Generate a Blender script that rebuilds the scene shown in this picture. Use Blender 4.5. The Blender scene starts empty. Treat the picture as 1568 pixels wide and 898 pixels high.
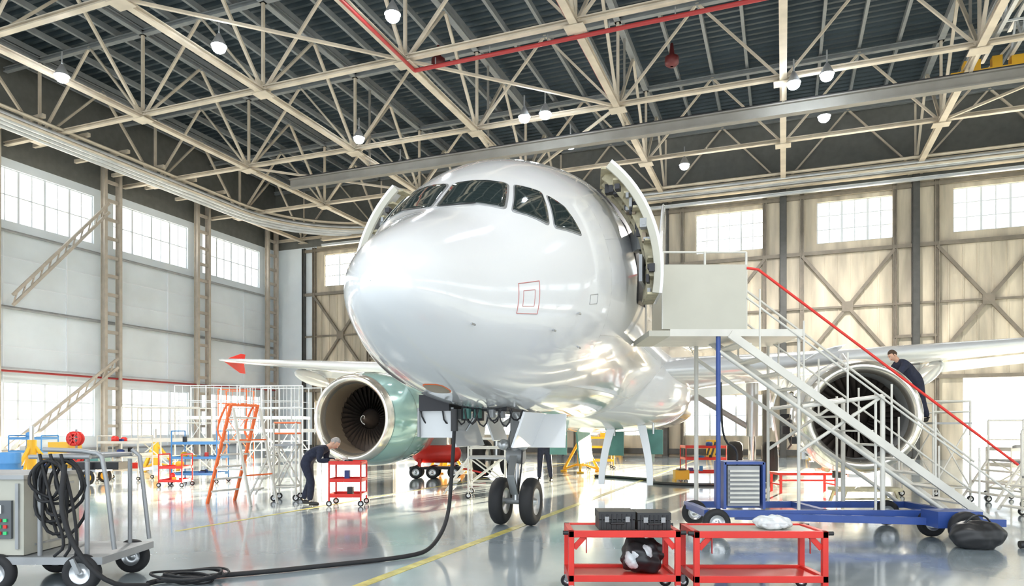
import bpy, bmesh, math, random
import numpy as np
from mathutils import Vector, Matrix
random.seed(7)
V=Vector
HA=math.radians(-21.1)   # hangar rotation
# ------------------------------------------------------------------ materials
MATS={}
def M(name,col,rough=0.5,metal=0.0,noise=0.0,scale=3.0,coat=0.0,emit=0.0,bump=0.0,rvar=0.0,stretch=None,spec=None,ecol=None):
    if name in MATS: return MATS[name]
    m=bpy.data.materials.new(name); m.use_nodes=True
    nt=m.node_tree; b=nt.nodes['Principled BSDF']
    c=(col[0],col[1],col[2],1)
    b.inputs['Base Color'].default_value=c
    b.inputs['Roughness'].default_value=rough
    b.inputs['Metallic'].default_value=metal
    if spec is not None: b.inputs['Specular IOR Level'].default_value=spec
    if coat: 
        b.inputs['Coat Weight'].default_value=coat; b.inputs['Coat Roughness'].default_value=0.05
    if emit:
        b.inputs['Emission Color'].default_value=(*(ecol or col),1); b.inputs['Emission Strength'].default_value=emit
        m.cycles.emission_sampling='NONE'
    if noise or bump or rvar:
        tc=nt.nodes.new('ShaderNodeTexCoord'); mp=nt.nodes.new('ShaderNodeMapping')
        if stretch: mp.inputs['Scale'].default_value=stretch
        nz=nt.nodes.new('ShaderNodeTexNoise'); nz.inputs['Scale'].default_value=scale; nz.inputs['Detail'].default_value=6
        nt.links.new(tc.outputs['Object'],mp.inputs['Vector']); nt.links.new(mp.outputs['Vector'],nz.inputs['Vector'])
        if noise:
            r=nt.nodes.new('ShaderNodeValToRGB')
            r.color_ramp.elements[0].position=0.3; r.color_ramp.elements[1].position=0.7
            r.color_ramp.elements[0].color=tuple(max(0,x*(1-noise)) for x in col)+(1,)
            r.color_ramp.elements[1].color=tuple(min(1,x*(1+noise*0.6)) for x in col)+(1,)
            nt.links.new(nz.outputs['Fac'],r.inputs['Fac']); nt.links.new(r.outputs['Color'],b.inputs['Base Color'])
        if rvar:
            mr=nt.nodes.new('ShaderNodeMapRange'); mr.inputs['To Min'].default_value=max(0,rough-rvar); mr.inputs['To Max'].default_value=rough+rvar
            nt.links.new(nz.outputs['Fac'],mr.inputs['Value']); nt.links.new(mr.outputs['Result'],b.inputs['Roughness'])
        if bump:
            bp=nt.nodes.new('ShaderNodeBump'); bp.inputs['Strength'].default_value=bump; bp.inputs['Distance'].default_value=0.02
            nt.links.new(nz.outputs['Fac'],bp.inputs['Height']); nt.links.new(bp.outputs['Normal'],b.inputs['Normal'])
    MATS[name]=m; return m

m_paint=M('aircraft_white_paint',(0.77,0.785,0.80),0.17,coat=.9,spec=.5)
m_teal=M('nacelle_teal_paint',(0.38,0.62,0.60),0.14,0.25,coat=1.0)
m_lip=M('polished_lip',(0.80,0.76,0.68),0.22,0.85)
m_inlet=M('inlet_liner',(0.36,0.29,0.21),0.45,0.4)
m_blade=M('fan_blade',(0.12,0.10,0.09),0.3,0.8)
m_dark=M('dark_metal',(0.035,0.035,0.04),0.5,0.3)
m_rub=M('rubber',(0.018,0.018,0.02),0.7)
m_glass=M('cockpit_glass',(0.02,0.03,0.03),0.04,coat=1.0,spec=.8)
m_alu=M('aluminium',(0.62,0.63,0.64),0.3,0.85)
m_grey=M('grey_metal',(0.35,0.36,0.37),0.45,0.3,noise=.15)
m_wgrey=M('wing_grey',(0.64,0.66,0.68),0.22,0.1,coat=.5)
m_red=M('red_paint',(0.72,0.035,0.025),0.35,noise=.12)
m_mark=M('faded_red_marking',(0.60,0.24,0.23),0.4)
m_dred=M('dark_red_paint',(0.36,0.03,0.03),0.45)
m_orange=M('orange_paint',(0.88,0.17,0.04),0.4)
m_blue=M('blue_paint',(0.035,0.08,0.30),0.35,noise=.15)
m_lblue=M('light_blue_paint',(0.08,0.28,0.60),0.4)
m_yel=M('yellow_paint',(0.82,0.46,0.03),0.45)
m_white=M('white_powdercoat',(0.66,0.645,0.59),0.4,noise=.1)
m_cream=M('cream_panel',(0.50,0.49,0.42),0.5,noise=.05,scale=2)
m_black=M('black_plastic',(0.02,0.02,0.022),0.4)
m_green=M('aviation_green',(0.10,0.26,0.23),0.5,noise=.2)
m_primer=M('zinc_primer',(0.50,0.45,0.30),0.5,noise=.35,scale=8)
m_cloth=M('navy_overall',(0.018,0.022,0.045),0.85,noise=.3,scale=20)
m_skin=M('skin',(0.62,0.36,0.25),0.5)
m_hairg=M('grey_hair',(0.36,0.33,0.31),0.8,noise=.3,scale=40)
m_hair=M('brown_hair',(0.06,0.035,0.02),0.8)
m_shoe=M('leather_shoe',(0.02,0.018,0.016),0.5)
m_clear=M('clear_plastic_bag',(0.72,0.75,0.77),0.15,noise=.2,scale=14)
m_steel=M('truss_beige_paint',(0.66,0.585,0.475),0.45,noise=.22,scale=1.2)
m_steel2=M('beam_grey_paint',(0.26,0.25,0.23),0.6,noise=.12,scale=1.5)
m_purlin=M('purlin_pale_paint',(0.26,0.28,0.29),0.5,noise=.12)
m_rail=M('rail_pale_steel',(0.70,0.73,0.76),0.3,0.3,noise=.15,scale=2)
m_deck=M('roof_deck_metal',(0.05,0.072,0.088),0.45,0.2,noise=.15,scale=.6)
m_col=M('column_tan_paint',(0.46,0.41,0.35),0.5,noise=.15)
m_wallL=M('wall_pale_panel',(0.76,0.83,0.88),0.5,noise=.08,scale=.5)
m_wallB=M('door_beige_cladding',(0.58,0.515,0.40),0.55,noise=.40,scale=.7,stretch=(2.5,1,.35))
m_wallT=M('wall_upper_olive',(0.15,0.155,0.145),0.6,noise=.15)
m_frame=M('door_frame_dark',(0.08,0.08,0.075),0.5,0.2,noise=.2)
m_brace=M('door_brace_tan',(0.21,0.18,0.14),0.5,noise=.2)
m_wframe=M('window_frame_pale',(0.78,0.83,0.88),0.5)
m_lamp=M('lamp_glow',(0.85,0.93,1.0),0.5,emit=90)
m_line=M('yellow_floor_marking',(0.60,0.53,0.16),0.25,noise=.3,scale=6)
m_ground=M('outside_concrete',(0.70,0.70,0.68),0.8,noise=.1)
m_screen=M('control_panel',(0.10,0.11,0.12),0.3)
m_led=M('green_button',(0.05,0.6,0.2),0.4)

# floor material
def floor_mat():
    m=bpy.data.materials.new('epoxy_floor'); m.use_nodes=True; nt=m.node_tree; b=nt.nodes['Principled BSDF']
    tc=nt.nodes.new('ShaderNodeTexCoord')
    n1=nt.nodes.new('ShaderNodeTexNoise'); n1.inputs['Scale'].default_value=.35; n1.inputs['Detail'].default_value=5
    n2=nt.nodes.new('ShaderNodeTexNoise'); n2.inputs['Scale'].default_value=2.2; n2.inputs['Detail'].default_value=8
    nt.links.new(tc.outputs['Object'],n1.inputs['Vector']); nt.links.new(tc.outputs['Object'],n2.inputs['Vector'])
    r=nt.nodes.new('ShaderNodeValToRGB'); e=r.color_ramp.elements
    e[0].position=.3;e[0].color=(.28,.345,.39,1); e[1].position=.7;e[1].color=(.39,.45,.49,1)
    nt.links.new(n1.outputs['Fac'],r.inputs['Fac']); nt.links.new(r.outputs['Color'],b.inputs['Base Color'])
    mr=nt.nodes.new('ShaderNodeMapRange'); mr.inputs['To Min'].default_value=.05; mr.inputs['To Max'].default_value=.28
    nt.links.new(n2.outputs['Fac'],mr.inputs['Value']); nt.links.new(mr.outputs['Result'],b.inputs['Roughness'])
    bp=nt.nodes.new('ShaderNodeBump'); bp.inputs['Strength'].default_value=.13; bp.inputs['Distance'].default_value=.012
    nt.links.new(n2.outputs['Fac'],bp.inputs['Height']); nt.links.new(bp.outputs['Normal'],b.inputs['Normal'])
    b.inputs['Specular IOR Level'].default_value=.75
    b.inputs['Coat Weight'].default_value=.55; b.inputs['Coat Roughness'].default_value=.07
    return m
m_floor=floor_mat()

# ------------------------------------------------------------------ mesh builder
class MB:
    def __init__(s): s.v=[];s.f=[];s.m=[];s.s=[];s.mats=[]
    def mi(s,mat):
        if mat not in s.mats: s.mats.append(mat)
        return s.mats.index(mat)
    def add(s,vs,fs,mat,sm=False):
        o=len(s.v); s.v.extend([tuple(v) for v in vs]); k=s.mi(mat)
        for f in fs: s.f.append([o+i for i in f]); s.m.append(k); s.s.append(sm)
    def box(s,c,size,mat,R=None):
        c=V(c); x,y,z=[q/2 for q in size]
        vs=[V((a*x,b*y,d*z)) for a in(-1,1) for b in(-1,1) for d in(-1,1)]
        if R is not None: vs=[R@v for v in vs]
        s.add([c+v for v in vs],[(0,1,3,2),(4,6,7,5),(0,4,5,1),(2,3,7,6),(0,2,6,4),(1,5,7,3)],mat)
    def b2(s,p,q,mat):
        p=V(p);q=V(q); s.box((p+q)/2,[abs(q[i]-p[i]) for i in range(3)],mat)
    def frame(s,a,b):
        a=V(a);b=V(b);d=(b-a).normalized(); up=V((0,0,1)) if abs(d.z)<.98 else V((1,0,0))
        x=d.cross(up).normalized(); y=x.cross(d).normalized(); return d,x,y
    def beam(s,a,b,w,h,mat,off=(0,0)):
        a=V(a);b=V(b);d,x,y=s.frame(a,b); o=x*off[0]+y*off[1]
        vs=[]
        for p in(a,b):
            for i,j in((-1,-1),(1,-1),(1,1),(-1,1)): vs.append(p+o+x*(i*w/2)+y*(j*h/2))
        s.add(vs,[(0,1,2,3),(7,6,5,4),(0,4,5,1),(1,5,6,2),(2,6,7,3),(3,7,4,0)],mat)
    def ibeam(s,a,b,w,h,t,mat):
        s.beam(a,b,w,t,mat,(0,h/2-t/2)); s.beam(a,b,w,t,mat,(0,-h/2+t/2)); s.beam(a,b,t,h-2*t,mat)
    def tube(s,a,b,r,mat,n=8,r2=None):
        r2=r if r2 is None else r2; a=V(a);b=V(b);d,x,y=s.frame(a,b); vs=[]
        for p,q in((a,r),(b,r2)):
            for i in range(n):
                t=2*math.pi*i/n; vs.append(p+x*math.cos(t)*q+y*math.sin(t)*q)
        s.add(vs,[(i,(i+1)%n,n+(i+1)%n,n+i) for i in range(n)],mat,True)
        s.add(vs[:n],[tuple(range(n))],mat); s.add(vs[n:],[tuple(range(n))],mat)
    def pipe(s,pts,r,mat,n=8,smooth=0):
        pts=[V(p) for p in pts]
        for _ in range(smooth):
            q=[pts[0]]
            for i in range(len(pts)-1):
                q+= [pts[i]*.75+pts[i+1]*.25, pts[i]*.25+pts[i+1]*.75]
            pts=q+[pts[-1]]
        rings=[]; x=None
        for i,p in enumerate(pts):
            d=(pts[min(i+1,len(pts)-1)]-pts[max(i-1,0)]).normalized()
            if x is None:
                up=V((0,0,1)) if abs(d.z)<.9 else V((1,0,0)); x=d.cross(up).normalized()
            else:
                x=(x-d*x.dot(d)).normalized()
            y=d.cross(x); rings.append([p+x*math.cos(2*math.pi*k/n)*r+y*math.sin(2*math.pi*k/n)*r for k in range(n)])
        s.loft(rings,mat,caps=True)
    def loft(s,rings,mat,caps=False,sm=True,closed=True):
        n=len(rings[0]); vs=[v for r in rings for v in r]; fs=[]
        for i in range(len(rings)-1):
            for k in range(n if closed else n-1):
                a=i*n+k;b=i*n+(k+1)%n; fs.append((a,b,b+n,a+n))
        s.add(vs,fs,mat,sm)
        if caps:
            s.add(rings[0],[tuple(range(n))],mat); s.add(rings[-1],[tuple(range(n))],mat)
    def lathe(s,prof,o,ax,mat,n=32,sm=True):
        o=V(o);d,x,y=s.frame(o,o+V(ax)); rings=[]
        for a,r in prof: rings.append([o+d*a+(x*math.cos(2*math.pi*k/n)+y*math.sin(2*math.pi*k/n))*max(r,1e-4) for k in range(n)])
        s.loft(rings,mat,sm=sm)
    def sphere(s,c,r,mat,R=None,n=16,m=10,fn=None):
        if not hasattr(r,'__len__'): r=(r,r,r)
        rings=[]
        for i in range(m+1):
            th=math.pi*i/m; ring=[]
            for k in range(n):
                p=2*math.pi*k/n; v=V((math.sin(th)*math.cos(p)*r[0],math.sin(th)*math.sin(p)*r[1],math.cos(th)*r[2]))
                if i in(0,m): v=V((1e-4*math.cos(p),1e-4*math.sin(p),v.z))
                if fn: v=fn(v)
                if R is not None: v=R@v
                ring.append(V(c)+v)
            rings.append(ring)
        s.loft(rings,mat)
    def wheel(s,c,ax,r,w,n=24,hub=None):
        c=V(c);ax=V(ax).normalized(); h=w/2
        s.lathe([(-h*.8,r*.55),(-h,r*.7),(-h*.95,r*.86),(-h*.6,r*.97),(0,r),(h*.6,r*.97),(h*.95,r*.86),(h,r*.7),(h*.8,r*.55)],c,ax,m_rub,n)
        s.lathe([(-h*.8,r*.55),(-h*.6,r*.48),(-h*.3,r*.3),(-h*.5,r*.15),(-h*.9,r*.12),(-h*.9,0)],c,ax,hub or m_alu,n)
        s.lathe([(h*.8,r*.55),(h*.6,r*.48),(h*.3,r*.3),(h*.5,r*.15),(h*.9,r*.12),(h*.9,0)],c,ax,hub or m_alu,n)
    def build(s,name,parent=None,loc=(0,0,0),rz=0,bevel=0):
        me=bpy.data.meshes.new(name); me.from_pydata(s.v,[],s.f); 
        for m in s.mats: me.materials.append(m)
        me.polygons.foreach_set('material_index',s.m); me.polygons.foreach_set('use_smooth',s.s)
        bm=bmesh.new(); bm.from_mesh(me)
        bmesh.ops.recalc_face_normals(bm,faces=bm.faces); bm.to_mesh(me); bm.free()
        ob=bpy.data.objects.new(name,me); bpy.context.collection.objects.link(ob)
        ob.location=loc; ob.rotation_euler=(0,0,rz)
        if parent: ob.parent=parent
        if bevel:
            b=ob.modifiers.new('bevel','BEVEL'); b.width=bevel; b.segments=2; b.limit_method='ANGLE'
        return ob
def empty(name,loc=(0,0,0),rz=0):
    e=bpy.data.objects.new(name,None); bpy.context.collection.objects.link(e); e.location=loc; e.rotation_euler=(0,0,rz); return e
def hang(mb,name,**k): return mb.build(name,rz=HA,**k)

# ------------------------------------------------------------------ hangar shell (local w,d,z)
WL,WR,DB,DF,ZR=-32.4,30.0,39.0,-9.0,18.2
f=MB(); f.b2((WL-.5,DF,-.3),(WR+.5,DB+.5,0),m_floor); hang(f,'floor')
g=MB(); g.b2((-150,-120,-.6),(150,200,-.32),m_ground); hang(g,'outside_ground')
def wall_cells(mb,u0,u1,z0,z1,holes,mk,matf):
    us=sorted(set([u0,u1]+[h[0] for h in holes]+[h[1] for h in holes])); zs=sorted(set([z0,z1]+[h[2] for h in holes]+[h[3] for h in holes]+[10.3,13.6]))
    zs=[z for z in zs if z0<=z<=z1]
    for i in range(len(us)-1):
        for j in range(len(zs)-1):
            uc=(us[i]+us[i+1])/2;zc=(zs[j]+zs[j+1])/2
            if any(h[0]<uc<h[1] and h[2]<zc<h[3] for h in holes): continue
            mk(us[i],us[i+1],zs[j],zs[j+1],matf(uc,zc))
wn=[0]
def window(kind,pos,u0,u1,z0,z1,nu,nz):
    wn[0]+=1; mb=MB()
    P=(lambda u,z:(u,pos,z)) if kind=='b' else (lambda u,z:(pos,u,z))
    for i in range(nu+1):
        u=u0+(u1-u0)*i/nu; w=.10 if i in(0,nu) or i%2==0 else .045
        mb.beam(P(u,z0),P(u,z1),w,.10,m_wframe) if kind!='b' else mb.b2((u-w/2,pos-.05,z0),(u+w/2,pos+.05,z1),m_wframe)
    for j in range(nz+1):
        z=z0+(z1-z0)*j/nz; w=.09 if j in(0,nz) else .045
        mb.beam(P(u0,z),P(u1,z),.10,w,m_wframe)
    hang(mb,'window_%d'%wn[0])
# back wall
holes=[]; bays=[-27,-21,-15,-9,-3,3,9,15,21,27]
for c in bays:
    holes.append((c+.35-1.75,c+.35+1.75,10.9,13.0))
    if c<6: holes.append((c-2.0,c+2.0,1.1,3.3))
holes.append((8.0,16,0,3.95))
mb=MB()
def mk(a,b,z0,z1,mt): mb.b2((a,DB,z0),(b,DB+.3,z1),mt)
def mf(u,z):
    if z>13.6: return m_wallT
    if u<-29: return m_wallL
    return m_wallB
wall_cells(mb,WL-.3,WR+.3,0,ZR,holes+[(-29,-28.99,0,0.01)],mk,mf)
u=-28.6
while u<WR:
    inb=[c for c in bays if abs(u-c)<1.9]
    if inb: mb.b2((u-.03,DB-.04,4.1),(u+.03,DB,10.3),m_wallB)
    u+=.6
for w in range(-24,31,6): mb.b2((w-.14,DB-.35,0 if w!=12 else 4),(w+.14,DB-.05,14.2),m_frame)
hang(mb,'wall_back')
for h in holes[:-1]:
    nz=3 if h[2]>5 else 2
    window('b',DB+.15,h[0],h[1],h[2],h[3],6,nz)
for i,c in enumerate(bays):
    mb=MB(); y=DB-.12
    for u in(c-2.93,c-2.1,c+2.1,c+2.93): mb.ibeam((u,y,0 if (u<7.9 or u>16.1) else 3.95),(u,y,13.5),.22,.2,.04,m_frame if abs(u-c)>2.5 else m_brace)
    for z in(4.0,6.0,8.1,10.4,13.3):
        a,b=(c-2.93,c+2.93)
        if z in(6.0,): 
            mb.beam((c-2.93,y,z),(c-2.1,y,z),.14,.14,m_brace); mb.beam((c+2.1,y,z),(c+2.93,y,z),.14,.14,m_brace); continue
        if z==8.1:
            mb.beam((c-2.93,y,z-.5),(c+2.93,y,z-.5),.1,.1,m_brace); continue
        mb.beam((a,y,z),(b,y,z),.16,.18,m_brace)
    mb.beam((c-2.1,y-.02,4.9),(c+2.1,y-.02,10.3),.13,.15,m_brace); mb.beam((c-2.1,y-.06,10.3),(c+2.1,y-.06,4.9),.13,.15,m_brace)
    mb.b2((c-.25,y-.12,7.35),(c+.25,y-.02,7.85),m_brace)
    if c<6: mb.beam((c-2.9,y,.25),(c+2.9,y,.25),.12,.3,m_frame)
    hang(mb,'door_%d'%(i+1))
for w in(-8.6,-3.4,1.4):
    mb=MB(); mb.b2((w-.35,DB-1.1,0),(w+.35,DB-.7,.9),m_yel)
    for k in range(3): mb.beam((w-.3+.22*k,DB-1.11,.1),(w-.1+.22*k,DB-1.11,.8),.02,.1,m_black)
    hang(mb,'hazard_bollard')
# left wall
holes=[]
cols=[-4,2,8,14,20,26,32,38]
for c in cols[:-1]:
    holes.append((c+.55,c+5.45,10.8,13.2)); holes.append((c+.5,c+5.5,1.1,3.6))
mb=MB()
def mk(a,b,z0,z1,mt): mb.b2((WL-.3,a,z0),(WL,b,z1),mt)
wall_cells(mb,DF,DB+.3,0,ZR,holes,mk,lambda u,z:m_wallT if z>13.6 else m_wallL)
hang(mb,'wall_left')
for h in holes: window('l',WL-.15,h[0],h[1],h[2],h[3],8,2 if h[2]>5 else 3)
mb=MB()
for z,t in((6.9,.16),(4.15,.2),(10.3,.14),(.5,.12)):
    mb.tube((WL+.25,DF,z),(WL+.25,DB-.2,z),t/2,m_grey if t<.2 else m_rail)
mb.tube((WL+.5,DF,4.05),(WL+.5,DB-.2,4.05),.05,m_dred)
for d in np.arange(-6,38,3): mb.b2((WL,d-.03,.5),(WL+.06,d+.03,10.3),m_wframe)
for z in (5.2,8.0,9.2): mb.b2((WL,DF,z-.02),(WL+.03,DB-.1,z+.02),m_wframe)
hang(mb,'trim_1')
for c in cols:
    mb=MB(); x=WL+.55
    for dd in(-.42,.42): mb.ibeam((x,c+dd,0),(x,c+dd,15),.16,.3,.03,m_col)
    z=.6
    while z<14.6:
        mb.b2((x-.06,c-.4,z),(x+.06,c+.4,z+.16),m_col); z+=.95
    hang(mb,'steel_column')
for (a,b,za,zb) in((20.8,25.5,6.9,12.3),(20.5,26,0.2,4.6)):
    mb=MB(); 
    for o in(0,.45): mb.beam((WL+1.0,a,za+o),(WL+1.0,b,zb+o),.1,.12,m_col)
    for k in range(12):
        t=k/12;t2=(k+.5)/12
        mb.beam((WL+1.0,a+(b-a)*t,za+(zb-za)*t),(WL+1.0,a+(b-a)*t2,za+(zb-za)*t2+.45),.05,.05,m_col)
    hang(mb,'lattice_brace')
# right wall (far right, outside frame)
holes=[(c+.6,c+5.4,10.8,13.2) for c in cols[:-1]]+[(c+.5,c+5.5,1.1,3.6) for c in cols[:-1]]
mb=MB()
def mk(a,b,z0,z1,mt): mb.b2((WR,a,z0),(WR+.3,b,z1),mt)
wall_cells(mb,DF,DB+.3,0,ZR,holes,mk,lambda u,z:m_wallT if z>13.6 else m_wallL)
hang(mb,'wall_right')
# ceiling deck corrugated
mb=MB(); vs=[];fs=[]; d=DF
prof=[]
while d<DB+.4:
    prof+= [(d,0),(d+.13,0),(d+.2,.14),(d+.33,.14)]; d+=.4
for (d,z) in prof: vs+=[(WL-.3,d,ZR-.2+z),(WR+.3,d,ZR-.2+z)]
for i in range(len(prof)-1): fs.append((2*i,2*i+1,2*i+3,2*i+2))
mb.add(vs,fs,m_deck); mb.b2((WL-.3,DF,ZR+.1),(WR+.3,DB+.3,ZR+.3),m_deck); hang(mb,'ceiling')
# trusses
ZL,ZU=14.0,17.4
for w in range(-30,31,6):
    mb=MB(); 
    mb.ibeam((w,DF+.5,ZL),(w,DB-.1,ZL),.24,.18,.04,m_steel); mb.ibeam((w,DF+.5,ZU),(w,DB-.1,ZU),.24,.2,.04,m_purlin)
    for d in range(-3,40,6):
        mb.beam((w,d,ZL),(w,d,ZU),.10,.10,m_steel)
        if d<39:
            mb.beam((w,d,ZL),(w,d+3,ZU),.11,.09,m_steel); mb.beam((w,d+6,ZL),(w,d+3,ZU),.11,.09,m_steel)
        mb.b2((w-.03,d-.4,ZL-.05),(w+.03,d+.4,ZL+.35),m_steel); mb.b2((w-.32,d-.25,ZL-.13),(w+.32,d+.25,ZL-.1),m_steel)
    hang(mb,'roof_truss')
for d in range(-3,40,6):
    mb=MB(); dd=d if d<39 else 38.7
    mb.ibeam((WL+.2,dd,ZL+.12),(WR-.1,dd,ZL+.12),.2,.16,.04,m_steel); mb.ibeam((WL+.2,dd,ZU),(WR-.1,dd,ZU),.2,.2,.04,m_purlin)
    for w in range(-30,30,6):
        mb.beam((w,dd,ZL),(w+3,dd,ZU),.10,.08,m_steel); mb.beam((w+6,dd,ZL),(w+3,dd,ZU),.10,.08,m_steel)
    hang(mb,'roof_tie_truss')
mb=MB()
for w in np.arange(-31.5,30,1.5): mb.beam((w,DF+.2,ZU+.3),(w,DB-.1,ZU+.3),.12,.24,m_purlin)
hang(mb,'roof_purlins')
mb=MB()
for (w,d) in((-18,15),(-12,21),(6,21),(-24,27)):
    mb.beam((w,d,ZL+.05),(w+6,d+6,ZL+.05),.09,.09,m_steel); 
for (w,d) in((-12,27),(0,15),(6,27)):
    mb.beam((w,d+6,ZL+.05),(w+6,d,ZL+.05),.09,.09,m_steel)
hang(mb,'roof_wind_bracing')
mb=MB(); mb.ibeam((-22.5,28.2,13.45),(29.9,28.2,13.45),.3,.45,.05,m_steel2); mb.beam((-22.5,28.2,13.72),(29.9,28.2,13.72),.12,.08,m_dark)
for w in range(-18,30,6): mb.beam((w,28.2,13.7),(w,28.2,17.4),.08,.08,m_steel2); mb.beam((w,28.2,13.75),(w,27.0,13.95),.1,.1,m_steel)
hang(mb,'crane_girder')  # grey crane girder hung below the trusses
mb=MB()
mb.ibeam((-28,38.2,13.85),(29.8,38.2,13.85),.3,.3,.05,m_steel)
mb.ibeam((-28,38.2,13.4),(29.8,38.2,13.4),.2,.14,.04,m_rail)
hang(mb,'door_head_girder')  # head girder over the hangar doors
# curved door rail set
mb=MB()
def railpath(off,z):
    wq=-28.6+off; dq=37.4-off; R=6.0; pts=[(wq,-8,z)]
    for k in range(0,4): pts.append((wq,-8+ (dq-R+8)*(k+1)/4,z))
    for k in range(1,13):
        t=math.pi/2*k/12; pts.append((wq+R-R*math.cos(t),dq-R+R*math.sin(t),z))
    pts.append((20,dq,z)); return pts
for i in range(4): 
    mb.pipe(railpath(-.4*i,13.9),.11,m_rail,n=6)
    mb.pipe(railpath(-.4*i,14.15),.05,m_steel,n=4)
for off,z in((.15,13.75),(.15,14.15)): mb.pipe(railpath(off,z),.07,m_steel,n=4)
for d in np.arange(-6,32,2.0): mb.beam((-31.8,d,14.35),(-28.3,d,14.35),.14,.16,m_steel)
hang(mb,'curved_door_rail')
# red sprinkler pipes
mb=MB(); mb.pipe([(-11.8,12,13.8),(-11.8,21.3,13.8)],.06,m_dred); mb.pipe([(-11.8,21.3,13.8),(7,21.3,13.8)],.07,m_dred); mb.pipe([(-6.3,17,14.35),(-6.3,26.5,14.35)],.05,m_dred)
m_ox=M('oxblood_paint',(.12,.015,.015),.5)
for p in((-11.2,21.9,14.3),(-3.6,24.7,14.3)):
    mb.lathe([(0,.05),(.02,.15),(.1,.24),(.32,.24),(.4,.1),(.8,.05),(.8,0)],(p[0],p[1],p[2]-.25),(0,0,1),m_ox,12)
for k in range(9): mb.tube((-11+2*k,21.3,13.8),(-11+2*k,21.3,14.1),.02,m_grey)
hang(mb,'sprinkler_pipe')
# overhead crane at right
mb=MB()
for o in(-.4,.4):
    for z in(14.35,15.3): mb.beam((6.9+o,10,z),(6.9+o,28.9,z),.12,.12,m_rail)
for k in range(15):
    d=10+k*1.25
    for o in(-.4,.4): mb.beam((6.9+o,d,14.35),(6.9+o,d+.62,15.3),.06,.06,m_rail); mb.beam((6.9+o,d+.62,15.3),(6.9+o,d+1.25,14.35),.06,.06,m_rail)
    mb.beam((6.5,d,14.35),(7.3,d,14.35),.06,.06,m_rail)
mb.b2((5.5,28.6,13.80),(8.3,29.1,14.0),m_yel); mb.b2((5.9,28.6,14.0),(6.4,29.0,14.35),m_yel); mb.b2((7.3,28.6,14.0),(8.0,29.0,14.3),m_yel); mb.wheel((5.8,28.85,13.85),(0,1,0),.2,.15); mb.wheel((8.0,28.85,13.85),(0,1,0),.2,.15)
mb.beam((6.9,28.8,14.0),(6.9,28.8,14.4),.3,.3,m_yel)
hang(mb,'overhead_crane')
mb=MB(); mb.b2((-3.93,DF+1,.0),(-3.80,34,.004),m_line); mb.b2((-20,29,.0),(-3.95,29.12,.004),m_line); mb.b2((-8.5,8,.0),(-8.42,30,.004),m_line)
hang(mb,'floor_marking')

# lamps
def lamp(p,energy=0):
    mb=MB(); mb.lathe([(.46,.04),(.36,.10),(.24,.16),(.08,.24),(.06,.24)],(0,0,0),(0,0,1),m_grey,20); mb.sphere((0,0,.0),(.21,.21,.17),m_lamp); mb.tube((0,0,.45),(0,0,.9),.03,m_grey)
    o=mb.build('hangar_and_fill_lamp',loc=p)
    if not energy: return
    l=bpy.data.lights.new('bulb','SPOT'); l.energy=energy; l.spot_size=math.radians(160); l.spot_blend=.6; l.shadow_soft_size=.25; l.color=(1,.95,.88)
    lo=bpy.data.objects.new('bulb',l); bpy.context.collection.objects.link(lo); lo.parent=o; lo.location=(0,0,-.28)
for p in((-9.3,22.3),(-15.5,24.2),(-3.5,20.6),(-6.4,29.4),(-5.2,32.7),(.48,27.4),(1.28,27.1),(2.5,30),(7.95,32.4),(9.9,24.7),(10.8,24.1),(12.15,27.35)):
    lamp((p[0],p[1],13.6),{(-9.3,22.3):4000,(12.15,27.35):7000}.get(p,0))
for p in((-8,12),(4,12),(-4,4),(6,3),(-14,3),(14,12)): lamp((p[0],p[1],13.6),2200 if p in((-8,12),(6,3)) else 0)  # unseen front lamps, added as fill light

# ------------------------------------------------------------------ airplane
TH=math.radians(17.5); T=(-1.35,6.7,0)
plane=empty('airplane',T,-TH)
def pchip(xs,ys):
    xs=np.array(xs,float);ys=np.array(ys,float);h=np.diff(xs);dl=np.diff(ys)/h;n=len(xs);d=np.zeros(n)
    for i in range(1,n-1):
        if dl[i-1]*dl[i]>0:
            w1=2*h[i]+h[i-1];w2=h[i]+2*h[i-1]; d[i]=(w1+w2)/(w1/dl[i-1]+w2/dl[i])
    d[0]=dl[0];d[-1]=dl[-1]
    def fn(x):
        x=min(max(x,xs[0]),xs[-1]); i=min(int(np.searchsorted(xs,x,side='right'))-1,n-2); t=(x-xs[i])/h[i]
        return (2*t**3-3*t*t+1)*ys[i]+(t**3-2*t*t+t)*h[i]*d[i]+(-2*t**3+3*t*t)*ys[i+1]+(t**3-t*t)*h[i]*d[i+1]
    return fn
def tab(d): 
    k=sorted(d); fn=pchip([math.sqrt(x) for x in k],[d[x] for x in k]); return lambda s: float(fn(math.sqrt(max(s,0))))
HW=tab({0:0,.04:.17,.15:.33,.4:.53,1:.82,1.5:1.07,2:1.31,3:1.66,4:1.84,5:1.93,6:1.975,19:1.975,23:1.65,27:1.0,30:.45,31.4:.15})
ZT=tab({0:2.95,.04:3.12,.15:3.28,.4:3.5,1:3.85,1.45:4.08,1.75:4.32,2.2:4.68,2.7:5.0,3.2:5.26,4:5.54,5:5.78,6:5.88,19:5.88,23:5.85,27:5.65,31.4:5.2})
ZB=tab({0:2.95,.04:2.79,.15:2.65,.4:2.47,1:2.18,2:1.94,3:1.82,4:1.77,5:1.75,17:1.75,19:1.85,23:2.6,27:3.6,31.4:4.75})
ZM=tab({0:2.95,1:2.98,2:3.15,3:3.4,4:3.62,5:3.75,6:3.81,19:3.81,27:4.6,31.4:5.0})
def FP(s,phi,off=0):
    hw=HW(s)+off; zm=ZM(s); c=math.cos(phi)
    return V((hw*math.sin(phi),s,zm+((ZT(s)+off-zm) if c>0 else (zm-ZB(s)+off))*c))
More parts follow.
